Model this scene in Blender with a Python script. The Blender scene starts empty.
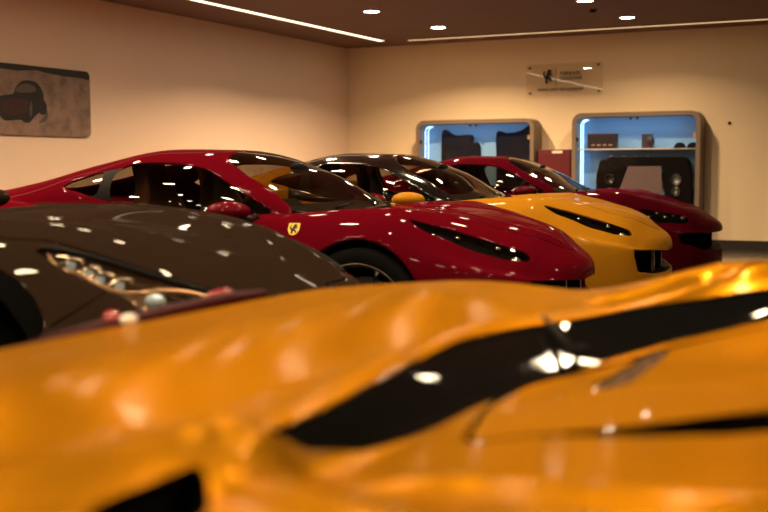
import math, random
import numpy as np
#==GEO==
def pchip(xs, ys, x):
    xs=np.asarray(xs,float); ys=np.asarray(ys,float); x=np.clip(np.asarray(x,float),xs[0],xs[-1])
    h=np.diff(xs); d=np.diff(ys)/h; m=np.zeros(len(xs))
    for i in range(1,len(xs)-1):
        if d[i-1]*d[i]>0:
            w1=2*h[i]+h[i-1]; w2=h[i]+2*h[i-1]
            m[i]=(w1+w2)/(w1/d[i-1]+w2/d[i])
    m[0]=d[0]; m[-1]=d[-1]
    i=np.clip(np.searchsorted(xs,x,side='right')-1,0,len(xs)-2)
    t=(x-xs[i])/h[i]
    return ((1+2*t)*(1-t)**2*ys[i]+t*(1-t)**2*h[i]*m[i]+t*t*(3-2*t)*ys[i+1]+t*t*(t-1)*h[i]*m[i+1])

def catmull(P, n, closed=False):
    P=[np.asarray(p,float) for p in P]; out=[]; N=len(P)
    rng=range(N) if closed else range(N-1)
    for i in rng:
        if closed: p0,p1,p2,p3=P[i-1],P[i],P[(i+1)%N],P[(i+2)%N]
        else: p0,p1,p2,p3=P[max(i-1,0)],P[i],P[i+1],P[min(i+2,N-1)]
        for k in range(n):
            t=k/n
            out.append(.5*((2*p1)+(-p0+p2)*t+(2*p0-5*p1+4*p2-p3)*t*t+(-p0+3*p1-3*p2+p3)*t**3))
    if not closed: out.append(P[-1])
    return np.array(out)

def poly_sd(P, poly):
    """signed distance of 2-D points to a polygon, negative inside"""
    P=np.asarray(P,float); poly=np.asarray(poly,float); d=np.full(len(P),1e9); ins=np.zeros(len(P),bool)
    for i in range(len(poly)):
        a=poly[i]; b=poly[(i+1)%len(poly)]; e=b-a; w=P-a
        t=np.clip((w@e)/max(e@e,1e-12),0,1); q=w-t[:,None]*e
        d=np.minimum(d,np.hypot(q[:,0],q[:,1]))
        c=((a[1]<=P[:,1])&(b[1]>P[:,1]))|((b[1]<=P[:,1])&(a[1]>P[:,1]))
        if c.any():
            dy=(b[1]-a[1]) if b[1]!=a[1] else 1e-12
            xi=a[0]+(P[:,1]-a[1])/dy*e[0]
            ins^=(c&(P[:,0]<xi))
    return np.where(ins,-d,d)

class Surf:
    """vertex array + face list that can be cut along signed fields"""
    def __init__(s,V,F): s.V=np.asarray(V,float); s.F=[tuple(f) for f in F]
    def split(s, field):
        """field(V)->signed values. returns (inside, outside) surfaces sharing the cut line"""
        g=field(s.V); g=np.where(np.abs(g)<1e-6,1e-6,g); V=list(s.V); cache={}; A=[];B=[]
        def cut(i,j):
            k=(min(i,j),max(i,j))
            if k not in cache:
                t=g[i]/(g[i]-g[j]); cache[k]=len(V); V.append(s.V[i]+(s.V[j]-s.V[i])*t)
            return cache[k]
        for f in s.F:
            sg=[g[i]<0 for i in f]
            if all(sg): A.append(f); continue
            if not any(sg): B.append(f); continue
            a=[];b=[]
            n=len(f)
            for k in range(n):
                i,j=f[k],f[(k+1)%n]
                (a if sg[k] else b).append(i)
                if sg[k]!=sg[(k+1)%n]:
                    c=cut(i,j); a.append(c); b.append(c)
            if len(a)>2: A.append(tuple(a))
            if len(b)>2: B.append(tuple(b))
        V=np.array(V)
        return Surf(V,A).compact(), Surf(V,B).compact()
    def compact(s):
        m={};F=[];idx=[]
        for f in s.F:
            t=[]
            for i in f:
                if i not in m: m[i]=len(idx); idx.append(i)
                t.append(m[i])
            F.append(tuple(t))
        return Surf(s.V[idx] if idx else np.zeros((0,3)),F)
    def normals(s):
        N=np.zeros_like(s.V)
        for f in s.F:
            p=s.V[list(f)]; n=np.cross(p[1]-p[0],p[2]-p[0]); 
            for i in f: N[i]+=n
        return N/np.maximum(np.linalg.norm(N,axis=1)[:,None],1e-12)
    def offset(s,d):
        return Surf(s.V+s.normals()*d,s.F)
    def rim(s,d):
        """offset copy joined to the outline by a wall: a recess with depth d"""
        o=s.offset(d); n=len(s.V); cnt={}
        for f in s.F:
            for k in range(len(f)):
                e=(f[k],f[(k+1)%len(f)]); cnt[e]=cnt.get(e,0)+1
        F=[tuple(i+n for i in f) for f in s.F]
        for (a,b) in cnt:
            if (b,a) not in cnt: F.append((a,b,b+n,a+n))
        return Surf(np.vstack([s.V,o.V]),F)

def body_surface(T, nfine=10, smax=None, ns=190):
    """T: list of (s,[ (y,z) x8 ]) ; local frame x=-s, +y left. full closed-top shell"""
    ss=[t[0] for t in T]; K=len(T[0][1]); L=ss[-1]
    q=np.linspace(0,1,ns); st=ss[0]+(L-ss[0])*(q**1.35); 
    Y=np.array([pchip(ss,[t[1][k][0] for t in T],st) for k in range(K)]).T
    Z=np.array([pchip(ss,[t[1][k][1] for t in T],st) for k in range(K)]).T
    V=[];n=None
    for i,s_ in enumerate(st):
        half=catmull(list(zip(Y[i],Z[i])),nfine)          # centre -> bottom
        # mirror the first span softly
        full=[(-y,z) for y,z in half[::-1]]+[(y,z) for y,z in half[1:]]
        n=len(full); V+=[(-s_,y,z) for y,z in full]
    if RIDGE.get(id(T)):
        V=np.array(V); r=RIDGE[id(T)]; up=V[:,2]>.55
        d=np.full(len(V),9.)
        for a,b in zip(r,r[1:]):
            ex,ey=b[0]-a[0],b[1]-a[1]; x=-V[:,0]-a[0]; y=np.abs(V[:,1])-a[1]; t=np.clip((x*ex+y*ey)/(ex*ex+ey*ey),0,1); d=np.minimum(d,np.hypot(x-t*ex,y-t*ey))
        V[:,2]+=np.where(up,.007*np.exp(-(d/.022)**2),0); V=[tuple(v) for v in V]
    F=[(i*n+j,i*n+j+1,(i+1)*n+j+1,(i+1)*n+j) for i in range(len(st)-1) for j in range(n-1)]
    # caps
    for i,flip in ((0,0),(len(st)-1,1)):
        h=n//2
        for j in range(h):
            a=(i*n+j,i*n+j+1,i*n+n-2-j,i*n+n-1-j)
            if j==h-1: a=(i*n+j,i*n+j+1,i*n+n-1-j)
            F.append(a if flip else a[::-1])
    return Surf(V,F)

def canopy_surface(tab, zb, ns=110, nt=44, ex=2.75):
    ss=[t[0] for t in tab]; st=np.linspace(ss[0],ss[-1],ns)
    hw=pchip(ss,[t[1] for t in tab],st); zt=pchip(ss,[t[2] for t in tab],st)
    V=[]; th=np.linspace(-math.pi/2,math.pi/2,nt+1)
    for s_,w,z in zip(st,hw,zt):
        for a in th:
            sy=math.copysign(abs(math.sin(a))**(2/ex),math.sin(a)); cz=max(math.cos(a),0)**(2/ex)
            V.append((-s_,w*sy,zb+(z-zb)*cz))
    n=nt+1
    F=[(i*n+j,i*n+j+1,(i+1)*n+j+1,(i+1)*n+j) for i in range(ns-1) for j in range(nt)]
    return Surf(V,F)

RIDGE={}
SPORT=[
(0.00,[(0,.560),(.05,.559),(.09,.552),(.12,.540),(.14,.515),(.155,.45),(.15,.30),(.13,.17)]),
(0.02,[(0,.588),(.10,.586),(.17,.578),(.22,.565),(.26,.535),(.285,.46),(.28,.30),(.25,.155)]),
(0.065,[(0,.622),(.15,.620),(.26,.612),(.345,.598),(.41,.562),(.45,.47),(.445,.30),(.41,.14)]),
(0.14,[(0,.675),(.20,.666),(.37,.658),(.49,.635),(.575,.590),(.62,.50),(.615,.30),(.57,.13)]),
(0.25,[(0,.742),(.24,.742),(.44,.740),(.59,.712),(.69,.650),(.75,.53),(.745,.32),(.70,.13)]),
(0.45,[(0,.800),(.27,.806),(.49,.818),(.66,.790),(.78,.715),(.85,.57),(.845,.34),(.80,.13)]),
(0.70,[(0,.842),(.28,.850),(.50,.864),(.68,.852),(.81,.785),(.90,.61),(.90,.36),(.85,.13)]),
(0.95,[(0,.858),(.30,.862),(.52,.874),(.70,.876),(.85,.805),(.94,.64),(.945,.40),(.88,.13)]),
(1.25,[(0,.855),(.30,.858),(.52,.862),(.70,.866),(.85,.800),(.95,.62),(.94,.38),(.88,.13)]),
(1.60,[(0,.830),(.30,.832),(.52,.835),(.73,.842),(.86,.785),(.945,.60),(.91,.38),(.87,.13)]),
(2.30,[(0,.830),(.30,.832),(.52,.835),(.74,.840),(.87,.785),(.95,.60),(.90,.36),(.88,.13)]),
(2.90,[(0,.850),(.30,.852),(.52,.857),(.74,.875),(.88,.820),(.965,.62),(.94,.38),(.89,.13)]),
(3.50,[(0,.905),(.30,.905),(.50,.905),(.72,.925),(.88,.865),(.97,.65),(.96,.40),(.90,.14)]),
(4.10,[(0,.900),(.30,.900),(.50,.900),(.70,.900),(.85,.830),(.93,.65),(.92,.40),(.86,.16)]),
(4.40,[(0,.870),(.28,.870),(.46,.868),(.65,.850),(.77,.790),(.83,.65),(.82,.40),(.76,.20)]),
(4.50,[(0,.830),(.26,.830),(.42,.828),(.58,.810),(.69,.755),(.74,.62),(.73,.42),(.68,.25)])]
def taper_nose(T,ds,s1,cr):
    o=[]
    for s,P in T:
        if s<s1:
            k=1-s/s1; P=[(y,z-(cr*min(1,k*2)*(y/.6)**2 if z>.45 and i<5 else 0)) for i,(y,z) in enumerate(P)]; s=s+ds*k
        o.append((s,P))
    return o
SPORT=taper_nose(SPORT,.075,.9,.06)
SPORT_CAN=[(1.06,.02,.815),(1.12,.20,.830),(1.20,.38,.845),(1.33,.53,.860),(1.47,.665,.915),(1.75,.745,1.070),(2.2,.80,1.196),(2.5,.805,1.201),
 (2.88,.80,1.134),(3.29,.78,1.028),(3.63,.75,.965),(4.07,.68,.930),(4.42,.5,.86)]
GT=[
(0.00,[(0,.600),(.12,.598),(.24,.592),(.32,.580),(.38,.555),(.42,.48),(.41,.32),(.38,.16)]),
(0.05,[(0,.660),(.20,.658),(.36,.652),(.47,.630),(.55,.590),(.60,.50),(.59,.32),(.55,.14)]),
(0.18,[(0,.725),(.25,.725),(.46,.720),(.60,.690),(.70,.630),(.75,.52),(.74,.33),(.69,.13)]),
(0.40,[(0,.815),(.28,.826),(.50,.832),(.66,.775),(.78,.690),(.85,.56),(.845,.34),(.80,.13)]),
(0.60,[(0,.870),(.29,.890),(.50,.896),(.67,.840),(.80,.745),(.89,.60),(.89,.36),(.84,.13)]),
(0.80,[(0,.895),(.30,.918),(.50,.922),(.68,.880),(.82,.795),(.92,.63),(.93,.38),(.86,.13)]),
(1.10,[(0,.910),(.30,.938),(.50,.940),(.69,.908),(.84,.830),(.95,.65),(.955,.42),(.88,.13)]),
(1.50,[(0,.915),(.30,.938),(.50,.938),(.70,.912),(.86,.830),(.96,.64),(.95,.40),(.89,.13)]),
(2.00,[(0,.900),(.30,.905),(.52,.910),(.74,.905),(.87,.830),(.96,.62),(.92,.38),(.89,.13)]),
(2.90,[(0,.880),(.30,.885),(.52,.890),(.74,.895),(.88,.830),(.965,.62),(.94,.38),(.89,.13)]),
(3.60,[(0,.920),(.30,.920),(.50,.920),(.72,.930),(.88,.865),(.975,.65),(.96,.40),(.90,.14)]),
(4.30,[(0,.920),(.30,.920),(.50,.915),(.68,.890),(.82,.820),(.90,.65),(.89,.40),(.84,.18)]),
(4.60,[(0,.860),(.26,.860),(.44,.855),(.60,.830),(.71,.760),(.76,.62),(.75,.42),(.70,.25)])]
GT=taper_nose(GT,.05,.9,.06)
RIDGE[id(GT)]=[(1.6,.46),(1.3,.42),(.94,.37),(.80,.31),(.61,.28),(.45,.20),(.36,.10)]
RIDGE[id(SPORT)]=[(1.25,.36),(.95,.30),(.70,.30),(.45,.27),(.30,.17),(.22,.05)]
GT_CAN=[(1.74,.02,.88),(1.79,.22,.905),(1.90,.42,.955),(2.07,.58,1.015),(2.27,.69,1.08),(2.55,.76,1.16),(2.85,.79,1.21),(3.2,.78,1.22),(3.6,.74,1.17),(4.05,.66,1.05),(4.5,.48,.92)]
def sst(x): x=np.clip(x,0,1); return x*x*(3-2*x)
def seg_d(X,Y,a,b):
    ex,ey=b[0]-a[0],b[1]-a[1]; t=np.clip(((X-a[0])*ex+(Y-a[1])*ey)/(ex*ex+ey*ey),0,1)
    return np.hypot(X-a[0]-t*ex,Y-a[1]-t*ey),t
def fore_h(X,Y):
    """height of the upper skin of the near yellow car over its plan (world metres)"""
    X=np.asarray(X,float); Y=np.asarray(Y,float)
    Xe=pchip([.6,1.04,1.42,1.6,1.78,2.03,2.2,2.31,2.45,2.8],[-.66,-.66,-.70,-.723,-.729,-.689,-.53,-.425,-.333,-.15],Y)
    Xn=pchip([.6,1.03,1.2,1.4,1.5,1.7,2.03,2.26,2.7],[-.60,-.61,-.608,-.603,-.59,-.545,-.455,-.306,-.03],Y)
    back=sst((Y-1.9)/.6)*sst((X+.80)/.45)
    left=.794+.038*np.exp(-((X+.99)/.22)**2)*(.55+.45*sst((Y-.7)/.3))*(1-.5*sst((Y-2.1)/.3))+.092*back
    left+=-.02*sst((-1.15-X)/.25)*sst((1.25-Y)/.3)
    t=(X-Xe)/(Xn-Xe); drop=.048*sst(t)*(.35+.65*sst((Y-.90)/.14))
    ze=.788+.075*sst((Y-1.9)/.6)
    right=ze-drop+.045*(1-np.exp(-np.maximum(X-Xn,0)/.30))*sst((Y-.9)/.2)
    k=sst((X-Xe)/.06+.5)
    z=left*(1-k)+right*k
    # scooped hollow on the far shoulder
    d,_=seg_d(X,Y,(-.60,2.25),(-.45,2.37)); z-=.034*np.exp(-(d/.038)**2)
    d,_=seg_d(X,Y,(-.66,2.33),(-.44,2.46)); z=z+.005*np.exp(-(d/.03)**2)
    # low rounded bars and creases that run from the tail corner
    for a,b,A,w in (((-.68,.95),(-.42,.86),.010,.035),((-.70,.97),(-.46,1.07),.008,.03),((-.70,.96),(-.78,.70),.012,.035),((-.66,1.00),(-.74,1.50),.010,.03),((-.36,.80),(-.22,.98),.006,.03)):
        d,_=seg_d(X,Y,a,b); z=z+A*np.exp(-(d/w)**2)
    return z
def fore_surface():
    xs=np.concatenate([np.arange(-1.38,.22,.0165),np.linspace(.24,2.95,30)]); ys=np.arange(.58,2.56,.0165)
    X,Y=np.meshgrid(xs,ys,indexing='ij'); Z=fore_h(X,Y); n=len(ys)
    V=np.stack([X.ravel(),Y.ravel(),Z.ravel()],1)
    F=[(i*n+j,(i+1)*n+j,(i+1)*n+j+1,i*n+j+1) for i in range(len(xs)-1) for j in range(n-1)]
    S=Surf(V,F)
    R=.26; x0,x1,y0,y1=-1.36,2.92,.62,2.52; oc=[]
    for cx,cy,a0 in ((x1-R,y1-R,0),(x0+R,y1-R,90),(x0+R,y0+R,180),(x1-R,y0+R,270)):
        for k in range(13):
            a=math.radians(a0+k*7.5); oc.append((cx+R*math.cos(a),cy+R*math.sin(a)))
    S,_=S.split(lambda V:poly_sd(V[:,:2],oc))
    # skirt: roll the edge over and down the flanks
    cnt={}
    for f in S.F:
        for k in range(len(f)):
            e=(f[k],f[(k+1)%len(f)]); cnt[e]=1
    B=[e for e in cnt if (e[1],e[0]) not in cnt]
    ids=sorted({i for e in B for i in e}); P=S.V[ids]
    e_=1e-3; g=np.stack([poly_sd(P[:,:2]+[e_,0],oc)-poly_sd(P[:,:2]-[e_,0],oc),poly_sd(P[:,:2]+[0,e_],oc)-poly_sd(P[:,:2]-[0,e_],oc)],1); g/=np.linalg.norm(g,axis=1)[:,None]+1e-9
    V=list(S.V); F=list(S.F); prev={i:i for i in ids}
    for out,zz in ((.018,-.006),(.034,-.020),(.046,-.045),(.055,-.10),(.060,-.20),(.050,-.34),(.02,-.52),(-.02,-.64)):
        cur={}
        for q,i in enumerate(ids):
            p=P[q]; z=p[2]+zz if zz>-.3 else .80+zz
            cur[i]=len(V); V.append(np.array([p[0]+g[q,0]*out,p[1]+g[q,1]*out,z]))
        for a,b in B: F.append((prev[b],prev[a],cur[a],cur[b]))
        prev=cur
    return Surf(V,F)
#==END GEO==
import bpy, bmesh
from mathutils import Vector, Matrix
random.seed(4)
scn=bpy.context.scene
COL=scn.collection
R=math.radians

# ---------------------------------------------------------------- materials
MATS={}
def mat(name, col, rough=.5, metal=0., coat=0., coatr=.03, spec=.5, emit=None, es=0., noise=0., nscale=30., trans=0., ior=1.45, sheen=0.):
    if name in MATS: return MATS[name]
    m=bpy.data.materials.new(name); m.use_nodes=True; nt=m.node_tree; b=nt.nodes['Principled BSDF']
    b.inputs['Base Color'].default_value=(*col,1); b.inputs['Roughness'].default_value=rough; b.inputs['Metallic'].default_value=metal
    b.inputs['Coat Weight'].default_value=coat; b.inputs['Coat Roughness'].default_value=coatr; b.inputs['Specular IOR Level'].default_value=spec
    b.inputs['IOR'].default_value=ior; b.inputs['Transmission Weight'].default_value=trans
    if emit: b.inputs['Emission Color'].default_value=(*emit,1); b.inputs['Emission Strength'].default_value=es
    if noise:
        tc=nt.nodes.new('ShaderNodeTexCoord'); n=nt.nodes.new('ShaderNodeTexNoise'); n.inputs['Scale'].default_value=nscale; n.inputs['Detail'].default_value=4
        mx=nt.nodes.new('ShaderNodeMix'); mx.data_type='RGBA'
        mx.inputs[6].default_value=(*[c*(1-noise) for c in col],1); mx.inputs[7].default_value=(*[min(1,c*(1+noise)) for c in col],1)
        nt.links.new(tc.outputs['Object'],n.inputs['Vector']); nt.links.new(n.outputs['Fac'],mx.inputs[0]); nt.links.new(mx.outputs[2],b.inputs['Base Color'])
    MATS[name]=m; return m
def paint(name,col,metal=.0,rough=.35,flake=.12,coat=1.,coatr=.02,spec=.2):
    """lacquered car paint with a fine flake variation"""
    m=mat(name,col,rough,metal,coat,coatr,spec,noise=flake,nscale=900)
    return m
def thin_glass(name,tint,refl=1.0,rough=.0,ior=1.5):
    m=bpy.data.materials.new(name); m.use_nodes=True; nt=m.node_tree; nt.nodes.clear()
    o=nt.nodes.new('ShaderNodeOutputMaterial'); t=nt.nodes.new('ShaderNodeBsdfTransparent'); g=nt.nodes.new('ShaderNodeBsdfGlossy'); f=nt.nodes.new('ShaderNodeFresnel'); mx=nt.nodes.new('ShaderNodeMixShader')
    t.inputs[0].default_value=(*tint,1); g.inputs['Roughness'].default_value=rough; g.inputs[0].default_value=(refl,refl,refl,1); f.inputs[0].default_value=ior
    ge=nt.nodes.new('ShaderNodeNewGeometry'); iv=nt.nodes.new('ShaderNodeMath'); iv.operation='SUBTRACT'; iv.inputs[0].default_value=1; nt.links.new(ge.outputs['Backfacing'],iv.inputs[1])
    mu=nt.nodes.new('ShaderNodeMath'); mu.operation='MULTIPLY'; nt.links.new(f.outputs[0],mu.inputs[0]); nt.links.new(iv.outputs[0],mu.inputs[1])
    nt.links.new(mu.outputs[0],mx.inputs[0]); nt.links.new(t.outputs[0],mx.inputs[1]); nt.links.new(g.outputs[0],mx.inputs[2]); nt.links.new(mx.outputs[0],o.inputs[0])
    MATS[name]=m; return m
def emis(name,col,st):
    return mat(name,(0,0,0),.5,emit=col,es=st,spec=0)

M_red=paint('red_paint',(.088,.0016,.006),metal=0,rough=.4,coat=.17,spec=0.)
M_red2=paint('deep_red_paint',(.078,.002,.008),metal=0,rough=.4,coat=.17,spec=0.)
M_yel=paint('yellow_paint',(.40,.172,.009),rough=.35,coat=.22,spec=0.)
M_gry=paint('grey_paint',(.019,.0115,.0075),metal=.0,rough=.4,coat=.12,spec=0.)
M_fore=paint('satin_yellow_paint',(.35,.152,.009),metal=.74,rough=.30,flake=.03,coat=.08,coatr=.12,spec=0.)
M_fore.node_tree.nodes['Principled BSDF'].inputs['Specular Tint'].default_value=(1,.60,.12,1)
M_blk=mat('gloss_black',(.006,.005,.005),.12,coat=1)
M_matblk=mat('matt_black_plastic',(.004,.0035,.0035),.6,noise=.2,spec=.08)
M_dark=mat('dark_cavity',(.003,.003,.003),.9,noise=.2,spec=.0)
M_rub=mat('tyre_rubber',(.006,.006,.006),.9,noise=.2,spec=.0)
M_alloy=mat('bronze_alloy',(.10,.075,.055),.35,metal=.9)
M_chrome=mat('chrome',(.7,.66,.6),.12,metal=1)
M_tan=mat('tan_leather',(.17,.075,.03),.55,noise=.15,nscale=60)
M_dkleather=mat('dark_leather',(.010,.008,.006),.55,noise=.2,nscale=60)
M_dash=mat('dashboard_cloth',(.008,.007,.006),.8,noise=.2,nscale=200)
M_glass=thin_glass('car_glass',(.50,.46,.41),.7)
M_wglass=thin_glass('windscreen_glass',(.42,.38,.33),.8,ior=1.5)
M_lens=thin_glass('lamp_lens',(.85,.82,.78),1.)
M_acryl=thin_glass('clear_acrylic',(.99,.985,.975),.9,ior=2.0)
M_case=thin_glass('case_glass',(.97,.98,.99),.30)
M_bronze=mat('bronze_bezel',(.62,.42,.26),.30,metal=.8)
M_blue=mat('pale_blue_lens',(.45,.62,.80),.15,coat=1)
M_silver=mat('warm_silver',(.8,.68,.55),.2,metal=.9)
M_badge=mat('badge_yellow',(.9,.62,.05),.3,coat=1)
M_black_ink=mat('black_ink',(.006,.005,.005),.5)
M_redlens=mat('red_lens',(.35,.002,.01),.15,coat=1)
M_dkredlens=mat('dark_red_lens',(.035,.0015,.003),.5,spec=.1)
M_housing=mat('lamp_housing',(.10,.065,.04),.4,metal=.6)
M_whitelens=mat('white_lens',(.85,.80,.74),.2,coat=1)
M_wall=mat('plaster_wall',(.88,.70,.47),.75,noise=.03,nscale=2.5)
M_wall_l=mat('side_plaster',(.80,.61,.49),.75,noise=.03,nscale=2.5)
M_wall_d=mat('dark_wall_paint',(.10,.075,.055),.6,noise=.05,nscale=3)
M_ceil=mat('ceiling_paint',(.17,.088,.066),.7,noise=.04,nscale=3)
M_base=mat('dark_skirting',(.03,.024,.02),.4)
M_frame=mat('taupe_lacquer',(.17,.12,.085),.5,noise=.05)
M_caseback=mat('pale_blue_panel',(.24,.46,.72),.6)
M_redcab=mat('red_cabinet',(.095,.004,.008),.45)
M_label=mat('pale_label',(.8,.65,.5),.5)
M_bolt=mat('dark_steel',(.05,.03,.02),.35,metal=.8)
M_down=emis('downlight_glow',(1,.82,.56),110)
M_trimring=mat('white_trim_ring',(.45,.3,.2),.4)
M_cove=emis('cove_glow',(1,.80,.48),3.4)
M_cove2=emis('cove_glow_soft',(1,.66,.32),1.2)
M_led=emis('blue_led',(.42,.70,1),4.5)
M_floor=None
def floor_mat():
    m=mat('polished_floor',(.045,.036,.030),.22,spec=.5,coat=.5,coatr=.08); nt=m.node_tree; b=nt.nodes['Principled BSDF']
    tc=nt.nodes.new('ShaderNodeTexCoord'); br=nt.nodes.new('ShaderNodeTexBrick'); br.offset=0; br.inputs['Scale'].default_value=1; br.inputs['Brick Width'].default_value=.9; br.inputs['Row Height'].default_value=.9; br.inputs['Mortar Size'].default_value=.004
    br.inputs['Color1'].default_value=(.045,.036,.030,1); br.inputs['Color2'].default_value=(.040,.032,.027,1); br.inputs['Mortar'].default_value=(.03,.025,.02,1)
    nt.links.new(tc.outputs['Object'],br.inputs['Vector']); nt.links.new(br.outputs['Color'],b.inputs['Base Color']); return m
M_floor=floor_mat()
def snow_mat():
    m=mat('snow_print',(.36,.27,.22),.5); nt=m.node_tree; b=nt.nodes['Principled BSDF']
    tc=nt.nodes.new('ShaderNodeTexCoord'); n=nt.nodes.new('ShaderNodeTexNoise'); n.inputs['Scale'].default_value=6; n.inputs['Detail'].default_value=8; n.inputs['Roughness'].default_value=.65
    r=nt.nodes.new('ShaderNodeValToRGB'); r.color_ramp.elements[0].position=.32; r.color_ramp.elements[0].color=(.13,.085,.07,1); r.color_ramp.elements[1].position=.62; r.color_ramp.elements[1].color=(.28,.185,.15,1)
    nt.links.new(tc.outputs['Object'],n.inputs['Vector']); nt.links.new(n.outputs['Fac'],r.inputs[0]); nt.links.new(r.outputs[0],b.inputs['Base Color']); return m
M_snow=snow_mat()
def grille_mat():
    m=mat('punched_grille',(.12,.07,.04),.8,spec=.0); nt=m.node_tree; b=nt.nodes['Principled BSDF']
    tc=nt.nodes.new('ShaderNodeTexCoord'); v=nt.nodes.new('ShaderNodeTexVoronoi'); v.inputs['Scale'].default_value=60
    r=nt.nodes.new('ShaderNodeValToRGB'); r.color_ramp.elements[0].position=.30; r.color_ramp.elements[0].color=(.01,.008,.006,1); r.color_ramp.elements[1].position=.42; r.color_ramp.elements[1].color=(.10,.06,.035,1)
    nt.links.new(tc.outputs['Object'],v.inputs['Vector']); nt.links.new(v.outputs['Distance'],r.inputs[0]); nt.links.new(r.outputs[0],b.inputs['Base Color']); return m
M_grille=grille_mat()

# ---------------------------------------------------------------- helpers
def link(o,parent=None):
    COL.objects.link(o)
    if parent is not None: o.parent=parent
    return o
def tag(o,label=None,cat=None,group=None,kind=None):
    if label: o['label']=label
    if cat: o['category']=cat
    if group: o['group']=group
    if kind: o['kind']=kind
    return o
def empty(name,loc,rz=0,label=None,cat=None,group=None):
    o=bpy.data.objects.new(name,None); o.location=loc; o.rotation_euler=(0,0,rz); o.empty_display_size=.2; link(o); return tag(o,label,cat,group)
def mesh_obj(name,V,F,m,parent=None,smooth=True,loc=(0,0,0)):
    me=bpy.data.meshes.new(name); me.from_pydata([tuple(v) for v in V],[],[tuple(f) for f in F]); me.materials.append(m)
    if smooth: me.polygons.foreach_set('use_smooth',[True]*len(me.polygons))
    me.update(); o=bpy.data.objects.new(name,me); o.location=loc; return link(o,parent)
def surf_obj(name,S,m,parent=None,solid=0.,off=-1):
    if not len(S.F): return None
    o=mesh_obj(name,S.V,S.F,m,parent)
    if solid:
        md=o.modifiers.new('thick','SOLIDIFY'); md.thickness=solid; md.offset=off
    return o
def bm_obj(name,bm,m,parent=None,smooth=False,loc=(0,0,0),bevel=0.):
    if bevel: 
        bmesh.ops.bevel(bm,geom=list(bm.edges),offset=bevel,segments=2,affect='EDGES',profile=.6)
    bmesh.ops.recalc_face_normals(bm,faces=list(bm.faces))
    me=bpy.data.meshes.new(name); bm.to_mesh(me); bm.free(); me.materials.append(m)
    if smooth: me.polygons.foreach_set('use_smooth',[True]*len(me.polygons))
    o=bpy.data.objects.new(name,me); o.location=loc; return link(o,parent)
def box(bm,c,s,rot=None):
    r=bmesh.ops.create_cube(bm,size=1); vs=r['verts']
    bmesh.ops.scale(bm,vec=s,verts=vs)
    if rot is not None: bmesh.ops.rotate(bm,cent=(0,0,0),matrix=rot,verts=vs)
    bmesh.ops.translate(bm,vec=c,verts=vs); return vs
def box_obj(name,c,s,m,parent=None,bevel=0.,rot=None):
    bm=bmesh.new(); box(bm,(0,0,0),s,rot); return bm_obj(name,bm,m,parent,loc=c,bevel=bevel)
def prism(bm,pts,axis,a,b):
    """polygon pts (2-D) extruded between a and b along axis 0/1/2"""
    def mk(p,h):
        v=[p[0],p[1]]; v.insert(axis,h); return bm.verts.new(v)
    A=[mk(p,a) for p in pts]; B=[mk(p,b) for p in pts]; n=len(pts)
    bm.faces.new(A); bm.faces.new(B[::-1])
    for i in range(n): bm.faces.new((A[i],B[i],B[(i+1)%n],A[(i+1)%n]))
def tube(bm,pts,r,seg=8):
    """round bar along a polyline; r number or list"""
    rs=r if isinstance(r,(list,tuple)) else [r]*len(pts); rings=[]
    for i,p in enumerate(pts):
        p=Vector(p); d=(Vector(pts[min(i+1,len(pts)-1)])-Vector(pts[max(i-1,0)])).normalized()
        up=Vector((0,0,1)) if abs(d.z)<.9 else Vector((1,0,0)); a=d.cross(up).normalized(); b=a.cross(d)
        rings.append([bm.verts.new(p+(a*math.cos(2*math.pi*k/seg)+b*math.sin(2*math.pi*k/seg))*rs[i]) for k in range(seg)])
    for A,B in zip(rings,rings[1:]):
        for k in range(seg): bm.faces.new((A[k],A[(k+1)%seg],B[(k+1)%seg],B[k]))
    bm.faces.new(rings[0]); bm.faces.new(rings[-1][::-1])
def rrect(x0,x1,y0,y1,r,n=8):
    o=[]
    for cx,cy,a0 in ((x1-r,y1-r,0),(x0+r,y1-r,90),(x0+r,y0+r,180),(x1-r,y0+r,270)):
        for k in range(n+1):
            a=R(a0+k*90/n); o.append((cx+r*math.cos(a),cy+r*math.sin(a)))
    return o
def ring_prism(bm,outer,inner,axis,a,b):
    def mk(p,h):
        v=[p[0],p[1]]; v.insert(axis,h); return bm.verts.new(v)
    oa=[mk(p,a) for p in outer]; ob=[mk(p,b) for p in outer]; ia=[mk(p,a) for p in inner]; ib=[mk(p,b) for p in inner]; n=len(outer)
    for i in range(n):
        j=(i+1)%n
        bm.faces.new((oa[i],oa[j],ob[j],ob[i])); bm.faces.new((ia[j],ia[i],ib[i],ib[j]))
        bm.faces.new((oa[j],oa[i],ia[i],ia[j])); bm.faces.new((ob[i],ob[j],ib[j],ib[i]))
def lathe(bm,prof,seg=48,axis='y'):
    """profile (radius, offset) turned about the y axis"""
    rings=[]
    for r,h in prof:
        rings.append([bm.verts.new((r*math.cos(2*math.pi*k/seg),h,r*math.sin(2*math.pi*k/seg))) for k in range(seg)])
    for A,B in zip(rings,rings[1:]):
        for k in range(seg): bm.faces.new((A[k],A[(k+1)%seg],B[(k+1)%seg],B[k]))
def ellipsoid(name,c,r,m,parent,rot=(0,0,0)):
    bm=bmesh.new(); bmesh.ops.create_uvsphere(bm,u_segments=28,v_segments=16,radius=1); bmesh.ops.scale(bm,vec=r,verts=bm.verts)
    o=bm_obj(name,bm,m,parent,smooth=True,loc=c); o.rotation_euler=rot; return o
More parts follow.
